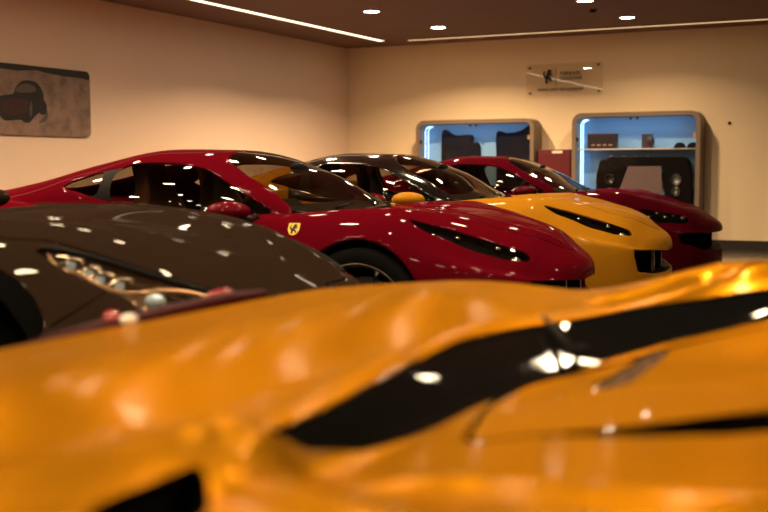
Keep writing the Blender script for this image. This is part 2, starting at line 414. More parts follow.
def text_obj(name,s,size,m,parent,loc,rot,depth=.002,align='LEFT',sx=1.,bold=.012):
    cu=bpy.data.curves.new(name,'FONT'); cu.body=s; cu.size=size; cu.extrude=depth; cu.align_x=align; cu.offset=size*bold; cu.space_character=1.16
    t=bpy.data.objects.new('tmp',cu); COL.objects.link(t); dg=bpy.context.evaluated_depsgraph_get(); dg.update()
    me=bpy.data.meshes.new_from_object(t.evaluated_get(dg)); bpy.data.objects.remove(t); me.materials.clear(); me.materials.append(m); me.name=name
    o=bpy.data.objects.new(name,me); o.location=loc; o.rotation_euler=rot; o.scale=(sx,1,1); return link(o,parent)

HORSE_THIN=[(.30,.02),(.42,.00),(.46,.06),(.42,.16),(.50,.28),(.60,.33),(.74,.26),(.80,.14),(.92,.12),(.90,.20),(.84,.32),(.72,.42),(.66,.46),(.68,.56),(.80,.62),(.92,.58),(.96,.64),(.84,.72),(.72,.70),(.70,.78),(.82,.80),(.92,.88),(.86,.94),(.74,.90),(.70,1.0),(.60,.95),(.50,.86),(.46,.74),(.40,.62),(.30,.52),(.18,.56),(.14,.70),(.20,.84),(.12,.86),(.04,.72),(.04,.56),(.14,.44),(.24,.36),(.28,.22),(.24,.10)]

def thicken(P,k):
    P=np.array(P); n=len(P); out=[]
    area=sum(P[i,0]*P[(i+1)%n,1]-P[(i+1)%n,0]*P[i,1] for i in range(n)); sg=1 if area>0 else -1
    for i in range(n):
        d=P[(i+1)%n]-P[i-1]; d/=np.hypot(*d)+1e-9; out.append((P[i,0]+sg*d[1]*k,P[i,1]-sg*d[0]*k))
    return out
HORSE=thicken(HORSE_THIN,.028)

# ---------------------------------------------------------------- room
XL,XR,YB,YF,H=-8.27,5.2,15.23,-3.2,2.90
def room():
    def st(name,c,s,m,kind='structure',bevel=0):
        o=box_obj(name,c,s,m,bevel=bevel); o['kind']='structure'; return o
    st('floor',((XL+XR)/2,(YB+YF)/2,-.05),(XR-XL+.4,YB-YF+.4,.1),M_floor)
    st('wall_left',(XL-.1,(YB+YF)/2,H/2),(.2,YB-YF+.4,H),M_wall_l)
    st('wall_back',((XL+XR)/2,YB+.1,H/2),(XR-XL,.2,H),M_wall)
    st('wall_right',(XR+.1,(YB+YF)/2,H/2),(.2,YB-YF+.4,H),M_wall_d)
    st('wall_front',((XL+XR)/2,YF-.1,H/2),(XR-XL,.2,H),M_wall_d)
    st('baseboard_back',((XL+XR)/2,YB-.012,.06),(XR-XL-.02,.024,.12),M_base)
    st('baseboard_left',(XL+.012,(YB+YF)/2,.06),(.024,YB-YF-.06,.12),M_base)
    # ceiling slab with two slots for the light lines
    bm=bmesh.new(); cw=.10; cx=-7.364; cy=14.70; zc=H+.1
    def slab(x0,x1,y0,y1): box(bm,((x0+x1)/2,(y0+y1)/2,zc),(x1-x0,y1-y0,.2))
    slab(XL-.2,cx-cw/2,YF-.2,YB+.2); slab(cx-cw/2,cx+cw/2,cy-.10,YB+.2)
    slab(cx+cw/2,XR+.2,YF-.2,cy-.05); slab(cx+cw/2,XR+.2,cy+.05,YB+.2); slab(cx+cw/2,cx+.35,cy-.05,cy+.05); slab(cx-cw/2,cx+cw/2,YF-.2,YF)
    o=bm_obj('ceiling',bm,M_ceil); o['kind']='structure'
    o=box_obj('cove_light',(cx,(YF+cy-.10)/2,H+.012),(cw-.002,cy-.10-YF-.02,.02),M_cove)
    tag(o,'bright warm light line recessed in ceiling along the left wall','light')
    o=box_obj('cove_light',((cx+.35+XR)/2,cy,H+.012),(XR-cx-.37,.09,.02),M_cove2)
    tag(o,'thin amber light line recessed in ceiling along the back wall','light')
room()

def downlight():
    t=empty('downlight',(0,0,H))
    bm=bmesh.new(); prof=[(.085,-.001),(.105,-.001),(.105,-.010),(.088,-.012),(.085,-.001)]
    seg=32; rings=[[bm.verts.new((r*math.cos(2*math.pi*k/seg),r*math.sin(2*math.pi*k/seg),z)) for k in range(seg)] for r,z in prof]
    for A,B in zip(rings,rings[1:]):
        for k in range(seg): bm.faces.new((A[k],A[(k+1)%seg],B[(k+1)%seg],B[k]))
    bm_obj('trim_ring',bm,M_trimring,t,smooth=True)
    bm=bmesh.new(); vs=[bm.verts.new((.085*math.cos(2*math.pi*k/seg),.085*math.sin(2*math.pi*k/seg),-.008)) for k in range(seg)]; bm.faces.new(vs[::-1])
    me=bpy.data.meshes.new('diffuser'); bm.to_mesh(me); bm.free(); me.materials.append(M_down); link(bpy.data.objects.new('diffuser',me),t)
    L=bpy.data.lights.new('lamp','AREA'); L.shape='DISK'; L.size=.16; L.energy=128; L.color=(1,.68,.37); L.spread=R(142)
    lo=bpy.data.objects.new('lamp',L); lo.location=(0,0,-.0095); link(lo,t)
    return t
proto=downlight(); first=True
named={(-6.06,11.74):'round glowing downlight, nearest the left wall light line of the upper ones',(-5.98,13.46):'round glowing downlight near the room corner, second from left',
 (-3.61,12.06):'round downlight cut by the top of the frame, above the wall sign',(-3.56,13.65):'round glowing downlight rightmost in view, beyond the ceiling sensor'}
spots=list(named)
for X in (-6.0,-3.6,-1.2):
    for k in range(2 if X<-2 else 4,10): spots.append((X,13.6-1.74*k))
for X in (-4.8,-2.4,0.1):
    for k in range(3 if X<-1 else 5,10): spots.append((X,12.73-1.74*k))
for k in range(0,10,2): spots.append((1.4,12.9-1.74*k))
for k,(x,y) in enumerate(spots):
    if k==0: t=proto
    else:
        t=proto.copy(); link(t)
        for ch in proto.children:
            c=ch.copy(); link(c); c.parent=t
            if c.type=='LIGHT':
                e=(46 if x>-4 else 116) if (y>11 and x<-3) else (12 if x>-2 else (42 if x<-5 else 9))
                dn='lamp_%d'%e if False else 'lamp'
                L=c.data.copy(); L.energy=e; c.data=L
    t.location=(x,y,H)
    tag(t,named.get((x,y),'round warm downlight in the dark ceiling, seen only as glints on the cars'),'light','ceiling downlights')
bm=bmesh.new(); 
for r,z0,z1 in ((.055,-.0,-.012),(.035,-.012,-.035)):
    vs=bmesh.ops.create_cone(bm,cap_ends=True,segments=24,radius1=r,radius2=r*.85,depth=z0-z1)['verts']; bmesh.ops.translate(bm,vec=(0,0,(z0+z1)/2),verts=vs)
tag(bm_obj('ceiling_sensor',bm,M_bolt,loc=(-3.75,12.85,H)),'small dark round sensor on ceiling between two downlights','sensor')

# ---------------------------------------------------------------- wall picture
def picture():
    t=empty('wall_picture',(XL,8.35,1.42),label='wide frameless print of a dark car in snow hanging on left wall',cat='picture')
    w0,w1=-.92,1.045; h=.695
    bm=bmesh.new(); prism(bm,rrect(w0,w1,0,h,.06),0,.004,.028); bm_obj('panel',bm,M_snow,t)
    def patch(name,pts,m,d,sm=4):
        bm=bmesh.new(); P=catmull([(a-8.35,b-1.42) for a,b in pts],sm,closed=True); prism(bm,[tuple(p) for p in P],0,.028,.028+d); return bm_obj(name,bm,m,t)
    m1=mat('print_black',(.012,.011,.012),.5,noise=.5,nscale=14); m2=mat('print_maroon',(.040,.012,.012),.5,noise=.3,nscale=14); m3=mat('print_grey',(.09,.07,.065),.5,noise=.3,nscale=14)
    bm=bmesh.new(); pts=[(w0+.02,h-.002),(w0+.02,.60),(-.28,.64),(0,.63),(.25,.655),(.42,.635),(.65,.62),(.9,.618),(1.035,.60),(1.038,.64),(1.02,.68),(.985,h-.002)]
    prism(bm,pts,0,.028,.029); bm_obj('dark_treeline',bm,m1,t)
    patch('car_body',[(8.085,1.64),(8.09,1.77),(8.15,1.80),(8.28,1.82),(8.31,1.87),(8.38,1.94),(8.46,1.965),(8.58,1.96),(8.66,1.91),(8.70,1.83),(8.70,1.78),(8.74,1.74),(8.73,1.65),(8.67,1.63),(8.63,1.65),(8.57,1.61),(8.50,1.55),(8.43,1.545),(8.38,1.57),(8.24,1.56),(8.17,1.555),(8.12,1.585)],m1,.0012,2)
    patch('car_body_panel',[(8.13,1.66),(8.14,1.74),(8.20,1.765),(8.40,1.775),(8.49,1.76),(8.48,1.66),(8.42,1.63),(8.22,1.61)],m2,.0016,2)
    patch('car_windscreen',[(8.31,1.85),(8.40,1.92),(8.53,1.925),(8.60,1.87),(8.46,1.84)],m3,.0018)
    patch('car_lamp',[(8.50,1.70),(8.53,1.76),(8.535,1.66),(8.51,1.60)],m3,.0020)
    patch('snow_shadow',[(8.68,1.60),(8.75,1.68),(8.74,1.58),(8.62,1.545)],m3,.0010)
picture()

# ---------------------------------------------------------------- acrylic sign
def sign():
    t=empty('wall_sign',(-4.84,YB,2.30),label='clear acrylic sign with horse emblem and black lettering on back wall',cat='sign')
    rot=(R(90),0,0)
    bm=bmesh.new(); prism(bm,rrect(-.555,.555,-.228,.222,.03,4),1,-.046,-.038); bm_obj('acrylic_plate',bm,M_acryl,t)
    for x,z in ((-.50,.175),(.487,.19),(-.495,-.175),(.495,-.17)):
        bm=bmesh.new(); vs=bmesh.ops.create_cone(bm,cap_ends=True,segments=20,radius1=.013,radius2=.013,depth=.052)['verts']; bmesh.ops.rotate(bm,cent=(0,0,0),matrix=Matrix.Rotation(R(90),3,'X'),verts=vs)
        bm_obj('standoff_bolt',bm,M_bolt,t,loc=(x,-.027,z))
    bm=bmesh.new(); prism(bm,[(-.300+.135*a,-.045+.195*b) for a,b in HORSE],1,-.050,-.0465); bm_obj('horse_emblem',bm,M_black_ink,t)
    box_obj('divider_line',(-.115,-.048,.035),(.005,.002,.25),M_bolt,t)
    text_obj('lettering','FERRARI',.066,M_black_ink,t,(-.055,-.047,.064),rot,sx=1.10)
    text_obj('lettering','GENUINE',.066,M_black_ink,t,(-.055,-.047,-.004),rot,sx=1.02)
    text_obj('lettering','ORIGINAL PARTS AND ACCESSORIES',.042,M_black_ink,t,(-.385,-.047,-.145),rot,sx=.84,bold=.03)
sign()
o=box_obj('switch_button',(-2.60,YB-.012,1.655),(.035,.024,.035),M_bolt,bevel=.006); tag(o,'tiny dark round button on bare back wall right of the cases','switch')

# ---------------------------------------------------------------- display cases
def case(x0,x1,zt,label):
    """box cabinet with rounded corners; local origin at its lower back centre on the wall"""
    xc=(x0+x1)/2; w=(x1-x0)/2; zb=.30; d=.35
    t=empty('display_case',(xc,YB,0),label=label,cat='display case')
    bm=bmesh.new(); out=rrect(-w,w,zb,zt,.13); inn=rrect(-w+.055,w-.055,zb+.055,zt-.055,.085)
    ring_prism(bm,out,inn,1,-d,-.002); bm_obj('frame',bm,M_frame,t,bevel=0)
    bm=bmesh.new(); prism(bm,inn,1,-.03,-.012); bm_obj('back_panel',bm,M_caseback,t)
    bm=bmesh.new(); prism(bm,rrect(-w+.056,w-.056,zb+.056,zt-.056,.084),1,-d+.022,-d+.016); bm_obj('glass_door',bm,M_case,t)
    # light strip following the left edge and the top corner
    for dy in (-.10,-.20):
        r=.075; xl=-w+.085; pts=[(xl,dy,zb+.15),(xl,dy,zt-.085-r)]+[(xl+r-r*math.cos(R(a)),dy,zt-.085-r+r*math.sin(R(a))) for a in range(15,91,15)]
        bm=bmesh.new(); tube(bm,pts,.006); bm_obj('light_strip',bm,M_led,t,smooth=True)
        # the same strip on the right inner edge, hidden from the front by the frame
    for x in (-.06,.03):
        box_obj('door_hinge',(x,-d+.030,zt-.085),(.03,.02,.03),M_bolt,t)
    L=bpy.data.lights.new('case_fill_light','AREA'); L.shape='RECTANGLE'; L.size=2*w-.4; L.size_y=.03; L.energy=1.6; L.color=(.40,.68,1); lo=bpy.data.objects.new('case_fill_light',L); lo.location=(0,-.29,zt-.066); lo.rotation_euler=(R(25),0,0); link(lo,t)  # added fill light to brighten the case interior, no fitting modelled for it
    box_obj('door_lock',(w-.075,-d+.010,1.50),(.035,.02,.06),M_bronze,t)
    box_obj('door_lock',(-w+.075,-d+.010,1.46),(.03,.02,.05),M_bolt,t)
    return t
c1=case(-6.965,-5.165,1.765,'lit blue display case on the left, holding two dark hanging panels')
c2=case(-4.62,-2.905,1.815,'lit blue display case on the right, with a shelf and black bumper')
o=box_obj('shelf',(0,-.16,1.325),(1.60,.26,.018),mat('pale_shelf',(.65,.55,.5),.4),c2,bevel=.003)
M_navy=mat('dark_cloth',(.008,.008,.014),.8,noise=.3,spec=.1)
def cloth(pts,lab,x):
    P=[tuple(p) for p in catmull([(a-x,b-.65) for a,b in pts],3,closed=False)]
    bm=bmesh.new(); prism(bm,P,1,-.03,.03); o=bm_obj('hanging_panel',bm,M_navy,loc=(x,YB-.10,.65)); tag(o,lab,'panel','dark panels in the left case')
cloth([(-6.66,.66),(-6.66,1.20),(-6.655,1.55),(-6.62,1.63),(-6.57,1.625),(-6.50,1.575),(-6.40,1.55),(-6.19,1.555),(-6.18,1.45),(-6.14,1.435),(-6.07,1.41),(-6.06,1.0),(-6.06,.66)],'dark panel with a stepped right edge, left of two in the left case',-6.36)
cloth([(-5.80,.66),(-5.80,1.2),(-5.80,1.58),(-5.66,1.575),(-5.50,1.585),(-5.38,1.63),(-5.30,1.68),(-5.28,1.50),(-5.27,1.0),(-5.27,.66)],'dark panel with a swept-up right corner, right of two in left case',-5.53)
# goods on the shelf of the right case
t=empty('gift_box',(-4.24,YB-.17,1.334),label='flat black box with dark red lid edge on the case shelf',cat='box')
box_obj('box_body',(0,0,.095),(.40,.10,.19),mat('box_black',(.02,.01,.012),.5),t,bevel=.004); box_obj('lid_band',(0,-.001,.196),(.404,.104,.014),M_redcab,t,bevel=.003)
for k in range(4): box_obj('print_line',(-.12+.08*k,-.052,.05),(.05,.003,.02),M_bronze,t)
t=empty('small_packet',(-3.635,YB-.17,1.334),label='small upright brown packet with a round front beside the black box',cat='packet')
box_obj('packet_body',(0,0,.095),(.13,.08,.19),mat('packet_brown',(.05,.03,.03),.5),t,bevel=.006)
ellipsoid('round_bulge',(.05,-.02,.09),(.055,.05,.08),mat('packet_brown2',(.04,.03,.035),.5),t)
for x,lab in ((-3.20,'dark rounded cap, left one of the pair on the shelf'),(-3.03,'dark rounded cap, right one of the pair on the shelf')):
    t=empty('cap',(x,YB-.17,1.334),label=lab,cat='cap',group='caps on the case shelf')
    bm=bmesh.new(); bmesh.ops.create_uvsphere(bm,u_segments=24,v_segments=12,radius=1); bmesh.ops.delete(bm,geom=[v for v in bm.verts if v.co.z<-.01],context='VERTS'); bmesh.ops.scale(bm,vec=(.078,.085,.075),verts=bm.verts)
    bm_obj('crown',bm,M_navy,t,smooth=True); box_obj('peak',(-.0,-.095,.006),(.12,.07,.008),M_navy,t,bevel=.002)
# the black bumper assembly
def bumper():
    t=empty('bumper_display',(-3.68,YB-.20,.36),label='black moulded bumper with two round lamp bays in the right case',cat='car part')
    def P(pts): return [(a+3.68,b-.36) for a,b in pts]
    bm=bmesh.new(); prism(bm,P([(-4.20,1.05),(-4.16,1.20),(-4.10,1.222),(-3.14,1.218),(-3.09,1.20),(-3.06,1.08),(-3.36,1.09),(-3.42,1.10),(-3.87,1.09),(-3.92,1.05)]),1,-.06,.05); bm_obj('cross_beam',bm,M_matblk,t)
    for sgn,pts in ((-1,[(-4.29,.62),(-4.29,.98),(-4.24,1.17),(-4.19,1.19),(-3.92,1.06),(-3.87,1.0),(-3.88,.80),(-3.96,.66),(-4.05,.60)]),(1,[(-3.02,.60),(-3.03,.98),(-3.07,1.17),(-3.10,1.19),(-3.37,1.06),(-3.41,1.0),(-3.39,.80),(-3.34,.66),(-3.26,.58)])):
        bm=bmesh.new(); prism(bm,P(pts),1,-.09,.06); bm_obj('side_bay',bm,M_matblk,t)
        for zz,rr in ((.92,.075),(.76,.06)):
            bm=bmesh.new(); 
            vs=[]; seg=28; rings=[[bm.verts.new((r_*math.cos(2*math.pi*k/seg),y_,r_*math.sin(2*math.pi*k/seg))) for k in range(seg)] for r_,y_ in ((rr,-.0),(rr,-.02),(rr*.8,-.025),(rr*.6,-.005),(.001,.0))]
            for A,B in zip(rings,rings[1:]):
                for k in range(seg): bm.faces.new((A[k],A[(k+1)%seg],B[(k+1)%seg],B[k]))
            bm_obj('lamp_bay',bm,M_blk,t,smooth=True,loc=((-4.10 if sgn<0 else -3.21)+3.68,-.09,zz-.36))
    for k in range(6): box_obj('clip',(-.42+.17*k,-.03,.872),(.03,.03,.016),M_chrome,t)
    for s in (-1,1): box_obj('support_foot',(s*.45,0,.12),(.05,.06,.24),M_matblk,t)
    box_obj('support_rail',(0,.0,.01),(1.0,.10,.02),M_matblk,t)
    for s in (-1,1): box_obj('side_clip',(s*.60,-.02,.70),(.015,.03,.16),M_chrome,t,bevel=.003)
    return t
bumper()
bm=bmesh.new(); prism(bm,[(-.19,.36),(.25,.36),(.27,.0),(-.32,.0)],1,-.008,.008)
bm2=bm; o=bm_obj('display_board',bm2,mat('grey_pink_card',(.15,.10,.10),.35,coat=.5),loc=(-3.66,YB-.306,.735)); tag(o,'plain greyish pink panel standing before the black bumper in right case','panel')
o=box_obj('panel_stand',(-3.68,YB-.306,.545),(.50,.022,.378),M_matblk); tag(o,'black plinth under the greyish panel inside the right case','stand')
o.location.z=.545
# red cabinet
t=empty('red_cabinet',(-4.895,15.09,0),label='dark red cabinet standing against back wall between the display cases',cat='cabinet')
box_obj('body',(0,0,.67),(.49,.25,1.32),M_redcab,t,bevel=.008); box_obj('door',(0,-.130,.66),(.46,.012,1.24),M_redcab,t,bevel=.003)
box_obj('label_strip',(.045,-.139,1.295),(.15,.006,.035),M_label,t); box_obj('plinth',(0,0,.01),(.45,.22,.02),M_matblk,t)

# ---------------------------------------------------------------- cars
def wheel_set(t,front,rear,rad,hub_m):
    """four wheels: tyre, rim with spokes, disc"""
    def make():
        w=bpy.data.objects.new('wheel',None); link(w,t); w.empty_display_size=.1
        bm=bmesh.new(); r=rad; lathe(bm,[(r*.76,-.12),(r*.80,-.128),(r*.90,-.130),(r*.97,-.118),(r,-.09),(r,.09),(r*.97,.118),(r*.90,.13),(r*.80,.128),(r*.76,.12)],56); bm_obj('tyre',bm,M_rub,w,smooth=True)
        bm=bmesh.new(); lathe(bm,[(r*.76,-.122),(r*.785,-.128),(r*.77,-.118),(r*.72,-.10),(r*.70,0),(r*.74,.11)],56)
        bm_obj('rim',bm,hub_m,w,smooth=True)
        bm=bmesh.new()
        for k in range(10):
            a=2*math.pi*k/10+(.09 if k%2 else -.09); c,s=math.cos(a),math.sin(a)
            tube(bm,[(c*r*.10,-.085,s*r*.10),(c*r*.45,-.080,s*r*.45),(c*r*.745,-.105,s*r*.745)],[.016,.012,.014],8)
        vs=bmesh.ops.create_cone(bm,cap_ends=True,segments=28,radius1=r*.17,radius2=r*.13,depth=.03)['verts']; bmesh.ops.rotate(bm,cent=(0,0,0),matrix=Matrix.Rotation(R(90),3,'X'),verts=vs); bmesh.ops.translate(bm,vec=(0,-.095,0),verts=vs)
        bm_obj('spokes',bm,hub_m,w,smooth=True)
        bm=bmesh.new(); vs=bmesh.ops.create_cone(bm,cap_ends=True,segments=40,radius1=r*.56,radius2=r*.56,depth=.03)['verts']; bmesh.ops.rotate(bm,cent=(0,0,0),matrix=Matrix.Rotation(R(90),3,'X'),verts=vs)
        bm_obj('brake_disc',bm,mat('brake_steel',(.12,.11,.10),.4,metal=.8),w)
        return w
    w0=make()
    for k,(x,y) in enumerate(((front,-.80),(front,.80),(rear,-.81),(rear,.81))):
        if k==0: w=w0
        else:
            w=w0.copy(); link(w,t)
            for ch in w0.children:
                c=ch.copy(); link(c); c.parent=w
        w.location=(-x,y,rad); w.rotation_euler=(0,0,0 if y<0 else math.pi)

def circle_sd(V,s,z,rx,rz):
    q=np.hypot((V[:,0]+s)/rx,(V[:,2]-z)/rz)-1
    return np.where(np.abs(V[:,1])>.45,q*min(rx,rz),1.)
def sym(poly):
    """field: inside a plan polygon (s,|y|) on either side, top skin only"""
    P=np.array(poly)
    def f(V): return poly_sd(np.stack([-V[:,0],np.abs(V[:,1])],1),P)
    return f
def smoothpoly(pts,n=5): return catmull(pts,n,closed=True)

def car(name,label,nose,yc,T,CAN,zb,spec):
    a_=R(6); t=empty(name,(nose-2+2*math.cos(a_),yc+2*math.sin(a_),0),a_,label=label,cat='car')
    S=body_surface(T); C=canopy_surface(CAN,zb)
    P=spec['paint']; RP=spec.get('roof',P); L=T[-1][0]
    # wheel arches
    fs,rs=spec['axles']; ra=spec.get('arch',(.365,.385)); zc=spec.get('arch_z',.36)
    for s_ in (fs,rs):
        cut,S=S.split(lambda V:circle_sd(V,s_,zc,ra[0],ra[1]))
        # liner of each arch
        for sd in (-1,1):
            bm=bmesh.new(); seg=24; A=[];B=[];C_=[]
            for k in range(seg+1):
                a=math.pi*(-.22)+math.pi*1.44*k/seg; x=-s_+ra[0]*1.01*math.cos(a); z=zc+ra[1]*1.01*math.sin(a)
                A.append(bm.verts.new((x,sd*.90,z))); B.append(bm.verts.new((x,sd*.55,z)))
            for k in range(seg): bm.faces.new((A[k],A[k+1],B[k+1],B[k]))
            bm.faces.new(B)
            bm_obj('wheel_arch_liner',bm,M_dark,t,smooth=True)
    # the mouth in the nose
    mp=np.array(spec['mouth'])
    def mouth_f(V):
        g=poly_sd(np.stack([np.abs(V[:,1]),V[:,2]],1),mp); return np.where(V[:,0]>-.55,g,1.)
    mo,S=S.split(mouth_f)
    surf_obj('grille_recess',mo.rim(-.07) if False else Surf(mo.V+np.array([-.10,0,0])*1.0,mo.F),M_dark,t)
    # frame walls of the mouth
    w=mo.rim(0.0); n=len(mo.V); W=Surf(np.vstack([mo.V,mo.V+np.array([-.10,0,0])]),[f for f in w.F if min(f)<n]); surf_obj('grille_surround',W,M_matblk,t)
    for y in spec.get('struts',()):
        box_obj('grille_strut',(-.16-abs(y)*.12,y,(mp[:,1].min()+mp[:,1].max())/2),(.05,.018,mp[:,1].max()-mp[:,1].min()-.01),spec.get('strut_m',M_chrome),t,bevel=.004)
    bm=bmesh.new(); zz=np.linspace(mp[:,1].min()+.02,mp[:,1].max()-.02,6); yw=mp[:,0].max()*.9
    for z in zz: tube(bm,[(-.27-.25*(abs(y)/yw)**2*.4,y,z) for y in np.linspace(-yw,yw,9)],.004,6)
    bm_obj('grille_bars',bm,M_bolt,t)
    # headlights
    hp=smoothpoly(spec['lamp'])
    lamp,S=S.split(lambda V:np.where(V[:,2]>.57,sym(hp)(V),1.))
    for sd in (-1,1):
        side,_=lamp.split(lambda V:-sd*V[:,1]+1e-4)
        if not len(side.F): continue
        h=surf_obj('headlight',side.rim(-.045),spec.get('housing',M_matblk),t)
        surf_obj('headlight_lens',side,M_lens,h)
        spec['lampfill'](h,side,sd)
    # open the cabin under the glass
    hole,S=S.split(sym(spec['hole']))
    # bonnet as a panel of its own with a fine gap
    hood_field=sym(smoothpoly(spec['hood'],6))
    top=lambda V:np.where(V[:,2]>.45,hood_field(V),1.)
    hood,rest=S.split(top)
    _,rest=rest.split(lambda V:top(V)-spec.get('gap',.008))
    surf_obj('bonnet',hood,P,t); surf_obj('bonnet_gap',Surf(hood.V*np.array([1,1,1])-hood.normals()*.008,hood.F),M_dark,t)
    surf_obj('body_shell',rest,P,t,solid=.012)
    # canopy
    win=spec['windscreen']
    ws,C=C.split(lambda V:np.where(V[:,0]>-2.6,sym(win)(V),1.))
    surf_obj('windscreen',ws,M_wglass,t)
    sw=np.array(spec['sidewin'])
    def side_f(poly):
        p=np.array(poly)
        return lambda V:np.where(np.abs(V[:,1])>.40,poly_sd(np.stack([-V[:,0],V[:,2]],1),p),1.)
    for nm,poly in (('side_window',spec['sidewin']),('quarter_window',spec['quarter'])):
        sdw,C=C.split(side_f(smoothpoly(poly,4)))
        for sd in (-1,1):
            g,_=sdw.split(lambda V:-sd*V[:,1]); surf_obj(nm,g,M_glass,t)
    rw,C=C.split(sym(spec['rearwin'])); surf_obj('rear_window',rw,M_glass,t)
    # black rubber around the side glass
    bp,C=C.split(side_f(spec['pillar'])); [surf_obj('door_pillar',bp.split(lambda V:-sd*V[:,1])[0],M_matblk,t) for sd in (-1,1)]
    if 'roofcol' in spec:
        rc,C=C.split(side_f2(spec['roofcol'])); surf_obj('roof_panel',rc,RP,t,solid=.01); surf_obj('rear_canopy',C,P,t,solid=.01)
    else: surf_obj('roof',C,RP,t,solid=.01)
    # cabin
    tubz=.28
    bm=bmesh.new(); box(bm,(-2.1,0,tubz),(1.7,1.5,.04)); box(bm,(-1.40-.0,0,.52),(.04,1.5,.46)); box(bm,(-2.95,0,.56),(.04,1.48,.56))
    for s in (-1,1): box(bm,(-2.15,s*.74,.54),(1.6,.04,.52))
    box(bm,(-2.2,0,.42),(1.3,.20,.26)); bm_obj('cabin_tub',bm,M_dkleather,t)
    bm=bmesh.new(); prism(bm,[(-1.16,.80),(-1.50,.86),(-1.72,.88),(-1.80,.84),(-1.78,.62),(-1.50,.60)],1,-.66,.66)
    o=bm_obj('dashboard',bm,M_dash,t,smooth=False)
    bm=bmesh.new(); prism(bm,[(x-.04,z) for x,z in ((-1.60,.86),(-1.68,.915),(-1.80,.905),(-1.82,.84))],1,-.55,-.22); bm_obj('instrument_hood',bm,M_dash,t)
    # steering wheel
    bm=bmesh.new(); pts=[(.0,.175*math.cos(a),.175*math.sin(a)) for a in np.linspace(0,2*math.pi,33)]; tube(bm,pts,.014); tube(bm,[(0,-.16,0),(.02,0,-.01),(0,.16,0)],.016); tube(bm,[(0.02,0,0),(.25,0,-.05)],.03)
    o=bm_obj('steering_wheel',bm,M_dkleather,t,smooth=True,loc=(-1.93,-.37,.80)); o.rotation_euler=(0,R(20),0)
    # seats
    lm=spec.get('seat',M_tan)
    for y in (-.37,.37):
        se=bpy.data.objects.new('seat',None); se.location=(-2.35,y,tubz); link(se,t)
        bm=bmesh.new(); box(bm,(.12,0,.14),(.52,.50,.16)); bm_obj('seat_cushion',bm,lm,se,bevel=.04)
        prof=[(-.02,.20,.25),(-.10,.30,.27),(-.16,.45,.26),(-.21,.60,.22),(-.24,.70,.13),(-.26,.76,.12),(-.28,.84,.11),(-.285,.865,.07)]
        bm=bmesh.new(); rings=[]
        for x,z,w in prof:
            rings.append([bm.verts.new((x+dx,yy*w,z)) for dx,yy in ((.10,-1),(.055,-.6),(.045,0),(.055,.6),(.10,1),(.02,1.08),(-.06,.8),(-.06,-.8),(.02,-1.08))])
        for A,B in zip(rings,rings[1:]):
            for k in range(9): bm.faces.new((A[k],A[(k+1)%9],B[(k+1)%9],B[k]))
        bm.faces.new(rings[0]); bm.faces.new(rings[-1][::-1]); o=bm_obj('seat_back',bm,lm,se,smooth=True)
        md=o.modifiers.new('s','SUBSURF'); md.levels=1; md.render_levels=1
    # inner mirror and sun strip
    ellipsoid('interior_mirror',(-1.80,0,1.085),(.015,.12,.03),M_matblk,t)
    # wing mirrors
    for s in (-1,1):
        my,mz=spec['mirror'][1],spec['mirror'][2]; mx=-spec['mirror'][0]
        m=ellipsoid('wing_mirror',(mx,s*my,mz),(.115,.105,.050),spec.get('mirror_m',P),t,(0,0,s*R(-12)))
        bm=bmesh.new(); tube(bm,[(mx+.02,s*(my-.05),mz-.035),(mx+.05,s*(my-.16),mz-.055),(mx+.07,s*.80,.835)],[.022,.018,.024]); bm_obj('mirror_stalk',bm,M_matblk,t,smooth=True)
        ellipsoid('mirror_glass',(-.102,0,0),(.014,.045,.022),M_chrome,m)
    # wipers at the foot of the screen
    for y0 in (-.45,.12):
        bm=bmesh.new(); z0=zb+.075
        tube(bm,[(-spec['cowl']-.10*0-.05,y0,z0-.005),(-spec['cowl']-.10-.28*abs(y0+.4),y0+.40,z0+.012)],[.010,.006]); bm_obj('wiper',bm,M_matblk,t,smooth=True)
    # shield badge on the front wing
    for s in (-1,1):
        b=spec['badge']; nx=Vector((0,s*.86,.5)).normalized()
        q=bpy.data.objects.new('shield_badge',None); q.location=(-b[0],s*b[1],b[2]); q.rotation_euler=(R(90-30)*1.0,0,0) if s<0 else (R(90-30),0,math.pi); link(q,t)
        bm=bmesh.new(); prism(bm,[(-.031,.034),(-.031,-.006),(-.019,-.028),(0,-.036),(.019,-.028),(.031,-.006),(.031,.034)],2,0,.004); bm_obj('shield',bm,M_badge,q)
        bm=bmesh.new(); prism(bm,[((a-.5)*.044,(c-.5)*.056) for a,c in HORSE],2,.004,.006); bm_obj('horse_emblem',bm,M_black_ink,q)
    wheel_set(t,fs,rs,.345,M_alloy)
    # underside and tail
    box_obj('underfloor',(-L/2,0,.165),(L-.5,1.05,.03),M_dark,t)
    for s in (-1,1):
        bm=bmesh.new(); 
        for r_ in (.085,.045):
            vs=bmesh.ops.create_cone(bm,cap_ends=True,segments=28,radius1=r_,radius2=r_*.9,depth=.04 if r_>.05 else .06)['verts']; bmesh.ops.rotate(bm,cent=(0,0,0),matrix=Matrix.Rotation(R(90),3,'Y'),verts=vs)
        bm_obj('tail_light',bm,M_redlens,t,smooth=False,loc=(-L-.005,s*.52,.70))
    return t
def side_f2(smax):
    return lambda V:(-V[:,0]-smax)

